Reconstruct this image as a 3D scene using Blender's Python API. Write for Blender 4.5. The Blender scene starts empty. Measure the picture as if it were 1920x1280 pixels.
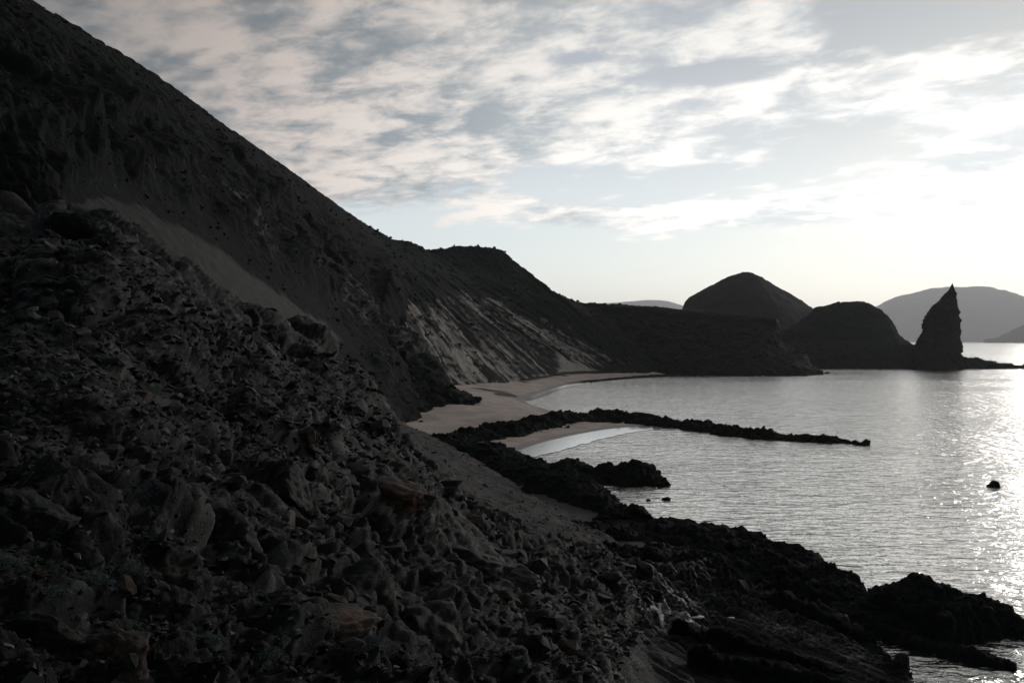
import bpy, math, random
import numpy as np

# ------------------------------------------------------------------ camera
CAM_H = 14.0            # metres above the sea
FPX = 1663.0            # focal length in pixels of a 1920 wide frame
HOR = 638.0
scene = bpy.context.scene
cam_data = bpy.data.cameras.new("camera")
cam_data.sensor_width = 36.0
cam_data.lens = 36.0 * FPX / 1920.0
cam_data.clip_start = 0.1
cam_data.clip_end = 120000.0
cam_data.shift_y = (HOR - 640.0) / 1920.0 * -1.0 * -1.0
cam = bpy.data.objects.new("camera", cam_data)
scene.collection.objects.link(cam)
cam.location = (0, 0, CAM_H)
cam.rotation_euler = (math.radians(90), 0, 0)
scene.camera = cam

# ------------------------------------------------------------------ light
SUN_AZ, SUN_EL = math.radians(37.0), math.radians(9.0)
SUN_DIR = (math.sin(SUN_AZ) * math.cos(SUN_EL), math.cos(SUN_AZ) * math.cos(SUN_EL), math.sin(SUN_EL))
sun_data = bpy.data.lights.new("sun", 'SUN')
sun_data.energy = 0.5
sun_data.angle = math.radians(12.0)
sun_data.color = (1.0, 0.96, 0.91)
sun = bpy.data.objects.new("sun", sun_data)
scene.collection.objects.link(sun)
sun.rotation_euler = (math.radians(90) - SUN_EL, 0, math.pi - SUN_AZ)
sun.location = (60, 90, 60)

scene.view_settings.view_transform = 'Standard'
scene.view_settings.look = 'None'
scene.view_settings.exposure = 1.05
scene.view_settings.gamma = 1.0
scene.view_settings.use_curve_mapping = False
scene.render.engine = 'CYCLES'
scene.cycles.use_denoising = True
scene.cycles.sample_clamp_indirect = 4.0
scene.cycles.max_bounces = 6
scene.cycles.diffuse_bounces = 3
scene.cycles.glossy_bounces = 3
scene.cycles.volume_bounces = 1


class NT:
    """small helper for node trees"""
    def __init__(self, tree):
        self.t = tree
        tree.nodes.clear()

    def n(self, typ, **kw):
        nd = self.t.nodes.new(typ)
        for k, v in kw.items():
            if k.startswith('i_'):
                nd.inputs[k[2:].replace('_', ' ')].default_value = v
            else:
                setattr(nd, k, v)
        return nd

    def link(self, a, b):
        self.t.links.new(a, b)

    def val(self, sock, x):
        if isinstance(x, (int, float)):
            sock.default_value = x
        elif isinstance(x, tuple):
            sock.default_value = x
        else:
            self.link(x, sock)

    def math(self, op, a, b=0.0, c=0.0, clamp=False):
        nd = self.n('ShaderNodeMath', operation=op, use_clamp=clamp)
        self.val(nd.inputs[0], a)
        self.val(nd.inputs[1], b)
        self.val(nd.inputs[2], c)
        return nd.outputs[0]

    def smooth(self, x, lo, hi, a=0.0, b=1.0):
        nd = self.n('ShaderNodeMapRange', interpolation_type='SMOOTHSTEP')
        self.val(nd.inputs[0], x)
        self.val(nd.inputs[1], lo)
        self.val(nd.inputs[2], hi)
        nd.inputs[3].default_value = a
        nd.inputs[4].default_value = b
        return nd.outputs[0]

    def mix(self, f, a, b, blend='MIX'):
        nd = self.n('ShaderNodeMix', data_type='RGBA', blend_type=blend)
        self.val(nd.inputs[0], f)
        self.val(nd.inputs[6], a)
        self.val(nd.inputs[7], b)
        return nd.outputs[2]

    def noise(self, vec, scale, detail=6.0, rough=0.55, distort=0.0, lac=2.0):
        nd = self.n('ShaderNodeTexNoise')
        if vec is not None:
            self.link(vec, nd.inputs['Vector'])
        nd.inputs['Scale'].default_value = scale
        nd.inputs['Detail'].default_value = detail
        nd.inputs['Roughness'].default_value = rough
        nd.inputs['Lacunarity'].default_value = lac
        nd.inputs['Distortion'].default_value = distort
        return nd.outputs[0]

    def comb(self, x, y, z):
        nd = self.n('ShaderNodeCombineXYZ')
        self.val(nd.inputs[0], x)
        self.val(nd.inputs[1], y)
        self.val(nd.inputs[2], z)
        return nd.outputs[0]


# ------------------------------------------------------------------ sky
world = bpy.data.worlds.new("World")
scene.world = world
world.use_nodes = True
w = NT(world.node_tree)
tc = w.n('ShaderNodeTexCoord')
sep = w.n('ShaderNodeSeparateXYZ')
w.link(tc.outputs['Generated'], sep.inputs[0])
X, Y, Z = sep.outputs
sky = w.n('ShaderNodeTexSky', sky_type='NISHITA')
sky.sun_disc = False
sky.sun_elevation = SUN_EL
sky.sun_rotation = SUN_AZ
sky.altitude = 10
sky.air_density = 1.0
sky.dust_density = 0.7
sky.ozone_density = 1.6
dotn = w.n('ShaderNodeVectorMath', operation='DOT_PRODUCT')
w.link(tc.outputs['Generated'], dotn.inputs[0])
dotn.inputs[1].default_value = SUN_DIR
cosS = w.math('MAXIMUM', dotn.outputs['Value'], 0.0)


def dirv(u, v):
    a = np.array([(u - 960) / FPX, 1.0, (HOR - v) / FPX])
    return a / np.linalg.norm(a)


def blob(u, v, su, sv):
    """soft patch of sky round a direction, half widths su, sv (radians)"""
    c = dirv(u, v)
    dx = w.math('MULTIPLY', w.math('SUBTRACT', X, float(c[0])), 1.0 / su)
    dz = w.math('MULTIPLY', w.math('SUBTRACT', Z, float(c[2])), 1.0 / sv)
    dy = w.math('MULTIPLY', w.math('SUBTRACT', Y, float(c[1])), 1.0 / max(su, sv))
    s = w.math('ADD', w.math('MULTIPLY', dx, dx), w.math('ADD', w.math('MULTIPLY', dz, dz), w.math('MULTIPLY', dy, dy)))
    return w.math('POWER', 2.718, w.math('MULTIPLY', s, -1.0))


zc = w.math('ADD', w.math('MAXIMUM', Z, 0.0), 0.15)
px = w.math('DIVIDE', X, zc)
py = w.math('DIVIDE', Y, zc)
pvec = w.comb(px, w.math('ADD', w.math('MULTIPLY', py, 1.15), w.math('MULTIPLY', px, 0.25)), 0.3)
n1 = w.noise(pvec, 1.6, 3.0, 0.5, 0.25)
n2 = w.noise(pvec, 5.2, 7.0, 0.58, 0.30)
n3 = w.noise(pvec, 2.6, 5.0, 0.55, 0.2)
n4 = w.noise(pvec, 12.0, 5.0, 0.62, 0.4)
cov = w.math('ADD', w.math('MULTIPLY', n1, 0.50), w.math('MULTIPLY', n2, 0.85))
# how much cloud in which part of the sky
cov = w.math('ADD', cov, w.smooth(Z, 0.085, 0.17, -0.34, 0.06))
for (u, v, su, sv, k) in ((1230, 342, 0.20, 0.028, -0.33), (760, 425, 0.16, 0.026, -0.20), (1520, 255, 0.12, 0.030, -0.14),
                          (1790, 25, 0.10, 0.030, -0.55), (1340, 135, 0.05, 0.012, -0.25), (1090, 105, 0.04, 0.010, -0.22), (1180, 410, 0.13, 0.018, 0.30), (1430, 392, 0.10, 0.018, 0.28),
                          (1800, 410, 0.16, 0.045, 0.16), (500, 230, 0.28, 0.15, 0.24), (1750, 200, 0.16, 0.05, 0.10),
                          (1400, 130, 0.10, 0.02, -0.08)):
    cov = w.math('ADD', cov, w.math('MULTIPLY', blob(u, v, su, sv), k))
dens = w.smooth(cov, 0.56, 0.79)
shade = w.math('ADD', w.math('MULTIPLY', n3, 0.34), w.math('ADD', w.math('MULTIPLY', n2, 0.40), w.math('MULTIPLY', n4, 0.26)))
thick = w.smooth(shade, 0.40, 0.58)
# light scattered forward through the cloud sheet round the veiled sun
glow = w.math('POWER', cosS, 2.1)
glow2 = w.math('POWER', cosS, 40.0)
lum = w.math('ADD', w.math('ADD', 0.035, w.math('MULTIPLY', glow, 0.68)), w.math('MULTIPLY', w.math('POWER', cosS, 9.0), -0.15))
lum = w.math('MULTIPLY', lum, w.smooth(Z, 0.12, 0.40, 1.28, 0.90))
warm = w.mix(w.smooth(cosS, 0.60, 0.88), (1.0, 0.875, 0.80, 1), (1.0, 0.965, 0.915, 1))
warm = w.mix(w.smooth(cosS, 0.25, 0.58), (0.74, 0.86, 0.95, 1), warm)
cool = w.mix(w.smooth(cosS, 0.70, 0.97), (0.32, 0.375, 0.41, 1), (0.60, 0.635, 0.655, 1))
ccol = w.mix(thick, cool, warm)
vm = w.n('ShaderNodeVectorMath', operation='SCALE')
w.link(ccol, vm.inputs[0])
w.link(lum, vm.inputs[3])
SKY_K = 0.17
hs = w.n('ShaderNodeHueSaturation')
hs.inputs['Saturation'].default_value = 0.30
w.link(w.mix(1.0, sky.outputs[0], (0.84, 0.98, 1.12, 1), 'MULTIPLY'), hs.inputs['Color'])
vs = w.n('ShaderNodeVectorMath', operation='SCALE')
w.link(hs.outputs[0], vs.inputs[0])
# a thin high veil takes the edge off the glare round the sun
bw = w.n('ShaderNodeRGBToBW')
w.link(hs.outputs[0], bw.inputs[0])
veil = w.math('DIVIDE', SKY_K, w.math('ADD', 1.0, w.math('MULTIPLY', bw.outputs[0], SKY_K * 1.6)))
veil = w.math('MULTIPLY', veil, w.smooth(Z, 0.06, 0.36, 1.22, 0.66))
w.link(veil, vs.inputs[3])
total = w.mix(w.math('MULTIPLY', dens, 0.94), vs.outputs[0], vm.outputs[0])
bg = w.n('ShaderNodeBackground')
w.link(total, bg.inputs[0])
bg.inputs[1].default_value = 1.0
wo = w.n('ShaderNodeOutputWorld')
w.link(bg.outputs[0], wo.inputs[0])

# ------------------------------------------------------------------ numpy noise
_rng = np.random.RandomState(7)
_perm = _rng.permutation(256).astype(np.int32)
_grad = _rng.normal(size=(256, 3)).astype(np.float32)
_grad /= np.linalg.norm(_grad, axis=1)[:, None]
_cell = _rng.rand(256, 6).astype(np.float32)


def _h(ix, iy, iz):
    return _perm[(_perm[(_perm[ix & 255] + iy) & 255] + iz) & 255]


def perlin(p):
    p = np.asarray(p, np.float32)
    i = np.floor(p).astype(np.int32)
    f = p - i
    u = f * f * f * (f * (f * 6 - 15) + 10)
    out = np.zeros(len(p), np.float32)
    for dx in (0, 1):
        wx = u[:, 0] if dx else 1 - u[:, 0]
        for dy in (0, 1):
            wy = u[:, 1] if dy else 1 - u[:, 1]
            for dz in (0, 1):
                wz = u[:, 2] if dz else 1 - u[:, 2]
                g = _grad[_h(i[:, 0] + dx, i[:, 1] + dy, i[:, 2] + dz)]
                d = g[:, 0] * (f[:, 0] - dx) + g[:, 1] * (f[:, 1] - dy) + g[:, 2] * (f[:, 2] - dz)
                out += wx * wy * wz * d
    return out * 1.4


def fbm(p, octv=4, gain=0.5, lac=2.03):
    p = np.asarray(p, np.float32)
    a, s = 1.0, np.zeros(len(p), np.float32)
    for k in range(octv):
        s += a * perlin(p + 17.3 * k)
        p = p * lac
        a *= gain
    return s


def ridged(p, octv=4, gain=0.5, lac=2.03):
    p = np.asarray(p, np.float32)
    a, s = 1.0, np.zeros(len(p), np.float32)
    for k in range(octv):
        s += a * (1 - 2 * np.abs(perlin(p + 9.1 * k)))
        p = p * lac
        a *= gain
    return s


def blocks(p):
    """pile of tilted angular blocks: returns (height, crevice 0..1, random per block)"""
    p = np.asarray(p, np.float32)
    i = np.floor(p).astype(np.int32)
    n = len(p)
    f1 = np.full(n, 9.0, np.float32)
    f2 = np.full(n, 9.0, np.float32)
    hgt = np.zeros(n, np.float32)
    rid = np.zeros(n, np.float32)
    for dx in (-1, 0, 1):
        for dy in (-1, 0, 1):
            for dz in (-1, 0, 1):
                cx, cy, cz = i[:, 0] + dx, i[:, 1] + dy, i[:, 2] + dz
                r = _cell[_h(cx, cy, cz)]
                ox = p[:, 0] - cx - r[:, 0]
                oy = p[:, 1] - cy - r[:, 1]
                oz = p[:, 2] - cz - r[:, 2]
                d = np.sqrt(ox * ox + oy * oy + oz * oz)
                m = d < f1
                f2 = np.where(m, f1, np.minimum(f2, d))
                f1 = np.where(m, d, f1)
                hgt = np.where(m, (r[:, 3] - 0.5) + ox * (r[:, 4] - 0.5) * 1.3 + oy * (r[:, 5] - 0.5) * 1.3, hgt)
                rid = np.where(m, r[:, 4], rid)
    g = np.clip((f2 - f1) * 2.6, 0, 1)
    g = g * (2 - g)
    return (hgt + 0.5) * g - 0.35, np.clip((f2 - f1) * 4.0, 0, 1), rid


# ------------------------------------------------------------------ geometry helpers
def to_world(u, v, d):
    return np.stack([(u - 960.0) / FPX * d, d + 0 * u, CAM_H + (HOR - v) / FPX * d], -1)


def pt(u, v, d=None, z=0.0):
    """a spot seen at (u, v), at distance d or at height z"""
    if d is None:
        d = (CAM_H - z) * FPX / (v - HOR)
    return to_world(np.float64(u), np.float64(v), np.float64(d))


def pchip(x, y, xn):
    """monotone cubic interpolation along axis 0"""
    x = np.asarray(x, float)
    y = np.asarray(y, float)
    hh = np.diff(x)
    sh = (len(hh),) + (1,) * (y.ndim - 1)
    dl = np.diff(y, axis=0) / hh.reshape(sh)
    m = np.zeros_like(y)
    m[0], m[-1] = dl[0], dl[-1]
    if len(x) > 2:
        a, b = dl[:-1], dl[1:]
        ok = a * b > 0
        m[1:-1] = np.where(ok, 2 * a * b / np.where(ok, a + b, 1), 0)
    k = np.clip(np.searchsorted(x, xn, side='right') - 1, 0, len(hh) - 1)
    t = ((xn - x[k]) / hh[k]).reshape((-1,) + (1,) * (y.ndim - 1))
    H = hh[k].reshape((-1,) + (1,) * (y.ndim - 1))
    return ((2 * t**3 - 3 * t**2 + 1) * y[k] + (t**3 - 2 * t**2 + t) * H * m[k]
            + (-2 * t**3 + 3 * t**2) * y[k + 1] + (t**3 - t**2) * H * m[k + 1])


def link(o):
    scene.collection.objects.link(o)
    return o


def make_mesh(name, verts, faces, mat, smooth=True, attrs=None):
    me = bpy.data.meshes.new(name)
    verts = np.asarray(verts, np.float32)
    faces = np.asarray(faces, np.int32)
    k = faces.shape[1]
    me.vertices.add(len(verts))
    me.vertices.foreach_set('co', verts.ravel())
    me.loops.add(faces.size)
    me.loops.foreach_set('vertex_index', faces.ravel())
    me.polygons.add(len(faces))
    me.polygons.foreach_set('loop_start', np.arange(0, faces.size, k, dtype=np.int32))
    me.polygons.foreach_set('use_smooth', np.full(len(faces), smooth))
    me.update(calc_edges=True)
    me.validate()
    for nm, arr in (attrs or {}).items():
        at = me.attributes.new(nm, 'FLOAT', 'POINT')
        at.data.foreach_set('value', np.asarray(arr, np.float32).ravel())
    me.materials.append(mat)
    return me


def add(name, me, label=None, category=None, kind=None, group=None, parent=None):
    o = link(bpy.data.objects.new(name, me))
    if label:
        o['label'] = label
    if category:
        o['category'] = category
    if kind:
        o['kind'] = kind
    if group:
        o['group'] = group
    if parent:
        o.parent = parent
    return o


def grid_faces(r, c, flip=False):
    a = (np.arange(r - 1)[:, None] * c + np.arange(c - 1)[None]).ravel()
    q = np.stack([a, a + 1, a + c + 1, a + c], -1)
    return q[:, ::-1] if flip else q


def grid_normals(P):
    du = np.gradient(P, axis=1)
    dv = np.gradient(P, axis=0)
    n = np.cross(du, dv)
    n /= np.linalg.norm(n, axis=-1, keepdims=True) + 1e-9
    return n


def loft(table, nr, nc, p=-0.5):
    """table rows x cols x (u, v, d): a sheet through all of it -> P, S, T"""
    tb = np.array(table, float)
    img = tb[..., :2]
    sc = np.concatenate([[0], np.cumsum(np.linalg.norm(np.diff(img, axis=1), axis=-1).mean(0) + 1e-3)])
    st = np.concatenate([[0], np.cumsum(np.linalg.norm(np.diff(img, axis=0), axis=-1).mean(1) + 1e-3)])
    q = tb.copy()
    q[..., 2] = tb[..., 2] ** p
    A = pchip(st / st[-1], q, np.linspace(0, 1, nr))
    B = pchip(sc / sc[-1], np.swapaxes(A, 0, 1), np.linspace(0, 1, nc))
    B = np.swapaxes(B, 0, 1)
    P = to_world(B[..., 0], B[..., 1], B[..., 2] ** (1 / p))
    S, T = np.meshgrid(np.linspace(0, 1, nc), np.linspace(0, 1, nr))
    return P, S, T, B


def face_cam(P):
    """unit normals turned to the camera side, and whether faces need flipping"""
    n = grid_normals(P)
    to = np.array([0, 0, CAM_H + 30.0]) - P
    s = np.sign((n * to).sum(-1).mean())
    return n * s, s < 0


def pip(px_, py_, poly):
    """points in polygon"""
    ins = np.zeros(px_.shape, bool)
    n = len(poly)
    for i in range(n):
        x0, y0 = poly[i]
        x1, y1 = poly[(i + 1) % n]
        if y0 == y1:
            continue
        c = ((y0 > py_) != (y1 > py_)) & (px_ < (x1 - x0) * (py_ - y0) / (y1 - y0) + x0)
        ins ^= c
    return ins


def segdist(px_, py_, line):
    d = np.full(px_.shape, 1e9)
    for (x0, y0), (x1, y1) in zip(line[:-1], line[1:]):
        dx, dy = x1 - x0, y1 - y0
        t = np.clip(((px_ - x0) * dx + (py_ - y0) * dy) / (dx * dx + dy * dy + 1e-9), 0, 1)
        d = np.minimum(d, np.hypot(px_ - x0 - t * dx, py_ - y0 - t * dy))
    return d


def sstep(a, b, x):
    t = np.clip((x - a) / (b - a), 0, 1)
    return t * t * (3 - 2 * t)


# ------------------------------------------------------------------ materials
def rock_material(name, dark, mid, pale, scale=1.0, bump=0.4, rough=0.85, spec=0.35, pale_attr='pale',
                  streak=False, lichen=0.25, lichen_col=(0.16, 0.19, 0.20)):
    m = bpy.data.materials.new(name)
    m.use_nodes = True
    t = NT(m.node_tree)
    tcn = t.n('ShaderNodeTexCoord')
    vec = tcn.outputs['Object']
    at = t.n('ShaderNodeAttribute', attribute_name=pale_attr)
    a = t.noise(vec, 0.55 * scale, 6, 0.6)
    b = t.noise(vec, 3.1 * scale, 8, 0.65, 0.4)
    c = t.noise(vec, 14.0 * scale, 6, 0.7)
    f = t.math('ADD', t.math('MULTIPLY', a, 0.5), t.math('MULTIPLY', b, 0.5))
    col = t.mix(t.smooth(f, 0.42, 0.62), dark + (1,), mid + (1,))
    hue = t.noise(vec, 0.9 * scale, 4, 0.6, 0.5)
    col = t.mix(t.smooth(hue, 0.50, 0.64, 0.0, 0.9), col, t.mix(1.0, col, (2.0, 1.35, 0.95, 1), 'MULTIPLY'))
    # grey crust of lichen on exposed rock
    lm = t.math('MULTIPLY', t.smooth(t.math('ADD', t.math('MULTIPLY', b, 0.6), t.math('MULTIPLY', c, 0.4)), 0.53, 0.64), lichen)
    col = t.mix(lm, col, lichen_col + (1,))
    pm = t.math('ADD', at.outputs['Fac'], t.math('MULTIPLY', t.math('SUBTRACT', b, 0.5), 0.35))
    pm = t.smooth(pm, 0.2, 0.75)
    palec = t.mix(t.smooth(c, 0.35, 0.65), tuple(x * 0.72 for x in pale) + (1,), pale + (1,))
    col = t.mix(pm, col, palec)
    bs = t.n('ShaderNodeBsdfPrincipled')
    t.link(col, bs.inputs['Base Color'])
    bs.inputs['Specular IOR Level'].default_value = spec
    sn = t.n('ShaderNodeAttribute', attribute_name='sheen')
    sm = t.math('MULTIPLY', sn.outputs['Fac'], t.smooth(b, 0.40, 0.60))
    r0 = t.smooth(c, 0.3, 0.7, rough - 0.12, min(1.0, rough + 0.1))
    t.val(bs.inputs['Roughness'], t.math('SUBTRACT', r0, t.math('MULTIPLY', sm, 0.34)))
    t.val(bs.inputs['Specular IOR Level'], t.math('ADD', spec, t.math('MULTIPLY', sm, 0.6)))
    bh = t.math('ADD', t.math('MULTIPLY', b, 0.6), t.math('MULTIPLY', c, 0.4))
    bp = t.n('ShaderNodeBump')
    bp.inputs['Strength'].default_value = bump
    bp.inputs['Distance'].default_value = 0.35 / scale
    t.link(bh, bp.inputs['Height'])
    t.link(bp.outputs[0], bs.inputs['Normal'])
    o = t.n('ShaderNodeOutputMaterial')
    t.link(bs.outputs[0], o.inputs[0])
    return m


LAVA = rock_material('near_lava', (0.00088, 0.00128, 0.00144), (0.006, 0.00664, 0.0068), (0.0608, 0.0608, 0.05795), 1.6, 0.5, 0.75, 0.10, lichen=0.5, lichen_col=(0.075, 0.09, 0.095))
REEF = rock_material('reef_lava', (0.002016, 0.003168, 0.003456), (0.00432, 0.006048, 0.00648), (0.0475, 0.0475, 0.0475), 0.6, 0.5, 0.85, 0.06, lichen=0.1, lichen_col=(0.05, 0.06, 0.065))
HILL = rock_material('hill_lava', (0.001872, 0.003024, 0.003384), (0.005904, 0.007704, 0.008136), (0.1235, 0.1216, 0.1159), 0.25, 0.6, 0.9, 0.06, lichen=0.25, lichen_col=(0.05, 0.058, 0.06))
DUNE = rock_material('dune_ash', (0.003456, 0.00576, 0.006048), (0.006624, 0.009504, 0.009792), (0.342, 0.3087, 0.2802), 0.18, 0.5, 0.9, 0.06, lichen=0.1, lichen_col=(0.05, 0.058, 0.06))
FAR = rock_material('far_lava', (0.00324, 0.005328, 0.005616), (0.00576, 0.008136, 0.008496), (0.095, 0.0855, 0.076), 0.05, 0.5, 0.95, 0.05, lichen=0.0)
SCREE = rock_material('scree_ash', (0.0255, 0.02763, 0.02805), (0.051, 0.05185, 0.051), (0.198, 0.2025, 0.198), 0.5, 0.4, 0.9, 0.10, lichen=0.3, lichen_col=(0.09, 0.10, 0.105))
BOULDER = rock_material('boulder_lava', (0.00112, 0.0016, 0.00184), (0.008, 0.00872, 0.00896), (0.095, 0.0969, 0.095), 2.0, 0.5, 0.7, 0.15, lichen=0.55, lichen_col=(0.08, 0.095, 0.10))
BROWN = rock_material('brown_lava', (0.014, 0.011, 0.009), (0.042, 0.033, 0.027), (0.12, 0.105, 0.09), 2.0, 0.5, 0.75, 0.15, lichen=0.3, lichen_col=(0.085, 0.078, 0.07))
PALE = rock_material('pale_stone', (0.55, 0.53, 0.51), (0.75, 0.72, 0.69), (0.7, 0.68, 0.65), 3.0, 0.3, 0.7, 0.4, lichen=0.1)


def sand_material():
    m = bpy.data.materials.new('beach_sand')
    m.use_nodes = True
    t = NT(m.node_tree)
    tcn = t.n('ShaderNodeTexCoord')
    vec = tcn.outputs['Object']
    wet = t.n('ShaderNodeAttribute', attribute_name='wet')
    drk = t.n('ShaderNodeAttribute', attribute_name='dark')
    a = t.noise(vec, 0.25, 6, 0.6)
    b = t.noise(vec, 2.2, 8, 0.7)
    col = t.mix(t.smooth(a, 0.35, 0.65), (0.34, 0.275, 0.235, 1), (0.47, 0.39, 0.34, 1))
    col = t.mix(t.smooth(b, 0.58, 0.72, 0, 0.35), col, (0.14, 0.12, 0.11, 1))
    wm = t.smooth(t.math('ADD', wet.outputs['Fac'], t.math('MULTIPLY', t.math('SUBTRACT', b, 0.5), 0.25)), 0.35, 0.65)
    col = t.mix(wm, col, (0.13, 0.11, 0.10, 1))
    dm = t.smooth(t.math('ADD', drk.outputs['Fac'], t.math('MULTIPLY', t.math('SUBTRACT', b, 0.5), 0.6)), 0.35, 0.65)
    col = t.mix(dm, col, (0.03, 0.029, 0.029, 1))
    bs = t.n('ShaderNodeBsdfPrincipled')
    t.link(col, bs.inputs['Base Color'])
    bs.inputs['Specular IOR Level'].default_value = 0.3
    t.val(bs.inputs['Roughness'], t.smooth(wm, 0, 1, 0.95, 0.5))
    bp = t.n('ShaderNodeBump')
    bp.inputs['Strength'].default_value = 0.5
    bp.inputs['Distance'].default_value = 0.2
    t.link(b, bp.inputs['Height'])
    t.link(bp.outputs[0], bs.inputs['Normal'])
    o = t.n('ShaderNodeOutputMaterial')
    t.link(bs.outputs[0], o.inputs[0])
    return m


SAND = sand_material()


def sea_material():
    m = bpy.data.materials.new('sea_water')
    m.use_nodes = True
    t = NT(m.node_tree)
    tcn = t.n('ShaderNodeTexCoord')
    mp = t.n('ShaderNodeMapping')
    t.link(tcn.outputs['Object'], mp.inputs[0])
    mp.inputs['Rotation'].default_value = (0, 0, math.radians(-9))
    mp.inputs['Scale'].default_value = (0.50, 1.0, 1.0)
    v = mp.outputs[0]
    a = t.noise(v, 0.42, 2, 0.45, 0.7)
    b = t.noise(v, 1.25, 3, 0.5, 0.7)
    e = t.noise(v, 3.6, 3, 0.55, 0.5)
    c = t.noise(mp.outputs[0], 0.028, 3, 0.5, 0.6)
    h = t.math('ADD', t.math('MULTIPLY', a, 1.0), t.math('MULTIPLY', b, 0.80))
    h = t.math('ADD', h, t.math('MULTIPLY', e, 0.16))
    bs = t.n('ShaderNodeBsdfPrincipled')
    bs.inputs['Base Color'].default_value = (0.84, 0.825, 0.785, 1)
    bs.inputs['Metallic'].default_value = 1.0
    bs.inputs['IOR'].default_value = 1.6
    t.val(bs.inputs['Roughness'], t.smooth(c, 0.35, 0.65, 0.09, 0.16))
    deep = t.n('ShaderNodeBsdfPrincipled')
    deep.inputs['Base Color'].default_value = (0.02, 0.034, 0.036, 1)
    deep.inputs['IOR'].default_value = 1.34
    deep.inputs['Roughness'].default_value = 0.10
    bp = t.n('ShaderNodeBump')
    t.val(bp.inputs['Strength'], t.smooth(c, 0.40, 0.62, 0.55, 1.0))
    bp.inputs['Distance'].default_value = 0.46
    t.link(h, bp.inputs['Height'])
    t.link(bp.outputs[0], bs.inputs['Normal'])
    t.link(bp.outputs[0], deep.inputs['Normal'])
    # metal mirror layer added to brighten the dark water, strongest at a glancing angle
    lw_ = t.n('ShaderNodeLayerWeight')
    lw_.inputs['Blend'].default_value = 0.5
    t.link(bp.outputs[0], lw_.inputs['Normal'])
    mx = t.n('ShaderNodeMixShader')
    t.val(mx.inputs[0], t.smooth(lw_.outputs['Facing'], 0.42, 0.90, 0.15, 1.0))
    t.link(deep.outputs[0], mx.inputs[1])
    t.link(bs.outputs[0], mx.inputs[2])
    o = t.n('ShaderNodeOutputMaterial')
    t.link(mx.outputs[0], o.inputs[0])
    return m


SEA = sea_material()


def swash_material():
    m = bpy.data.materials.new('swash_foam_glare')
    m.use_nodes = True
    t = NT(m.node_tree)
    tcn = t.n('ShaderNodeTexCoord')
    b = t.noise(tcn.outputs['Object'], 1.4, 6, 0.65)
    bs = t.n('ShaderNodeBsdfPrincipled')
    t.link(t.mix(t.smooth(b, 0.35, 0.6), (0.82, 0.82, 0.81, 1), (0.93, 0.93, 0.92, 1)), bs.inputs['Base Color'])
    bs.inputs['Roughness'].default_value = 0.16
    bs.inputs['Metallic'].default_value = 0.85  # near-white metal finish imitates sky glare off the wet swash film
    o = t.n('ShaderNodeOutputMaterial')
    t.link(bs.outputs[0], o.inputs[0])
    return m


FOAM_GLARE = swash_material()

# ------------------------------------------------------------------ sea
R = 30000.0
rad = np.concatenate([[0.0], np.geomspace(30, R, 60)])
ang = np.linspace(0, 2 * math.pi, 97)
PX = np.stack([rad[:, None] * np.cos(ang), rad[:, None] * np.sin(ang), 0 * rad[:, None] * ang], -1)
add('sea', make_mesh('sea', PX.reshape(-1, 3), grid_faces(len(rad), len(ang)), SEA),
    'silvery rippled bay water running out to the horizon', 'sea', 'structure')

# ------------------------------------------------------------------ beach (sand and low shore ground)
shore_px = [(1420, 704), (1330, 703.5), (1235, 704), (1180, 709), (1110, 716), (1060, 722), (1010, 738), (980, 748), (992, 758), (1030, 769),
            (1050, 782), (1120, 793), (1235, 797), (1150, 804), (1080, 816), (1010, 833), (955, 852), (945, 862), (1000, 880), (1100, 905),
            (1115, 925), (1118, 945), (1160, 953), (1300, 985), (1420, 1040), (1560, 1120), (1690, 1240), (1760, 1400)]
shore = [tuple(pt(u, v)[:2]) for u, v in shore_px]
poly = shore + [(60, 10), (-140, 10), (-140, 470), (120, 470)]
gx, gy = np.meshgrid(np.linspace(-90, 120, 200), np.linspace(22, 450, 390))
sd = segdist(gx, gy, shore)
sd = np.where(pip(gx, gy, poly), sd, -sd)
gz = np.where(sd > 0, (0.7 + 3.0 * sstep(125, 190, gy)) * (1 - np.exp(-sd * (0.10 - 0.04 * sstep(125, 190, gy)))), sd * 0.15)
pp = np.stack([gx, gy, 0 * gx], -1).reshape(-1, 3)
und = fbm(pp * 0.09, 4).reshape(gx.shape)
gz = gz + und * 0.28 * sstep(0.0, 6, sd) + 0.12 * fbm(pp * 0.5, 3).reshape(gx.shape) * sstep(1, 5, sd)
gz = np.maximum(gz, -1.5)
wet = 1 - sstep(0.6, 3.2, sd + und * 0.9)
# dark patch of stones and weed lying on the sand
dk = np.zeros_like(gx)
for (u, v, z, rx, ry) in ((948, 742, 0.6, 3.5, 7), (915, 732, 1.5, 6, 3.0), (985, 719, 1.2, 2, 5), (1040, 706, 1.5, 6, 3)):
    c = pt(u, v, z=z)
    dk = np.maximum(dk, np.exp(-(((gx - c[0]) / rx) ** 2 + ((gy - c[1]) / ry) ** 2)))
dk = np.maximum(dk, sstep(112, 104, gy - 0.4 * gx))
# dark weed line by the far waterline
far = sstep(272, 290, gy) * np.exp(-((sd - 1.2) / 1.6) ** 2)
dk = np.maximum(dk, far * 0.9)
add('beach', make_mesh('beach', np.stack([gx, gy, gz], -1).reshape(-1, 3), grid_faces(*gx.shape), SAND,
                       attrs={'wet': wet, 'dark': dk}),
    'pinkish sand beach curving between the scree hill and the bay', 'beach', 'structure')


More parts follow.
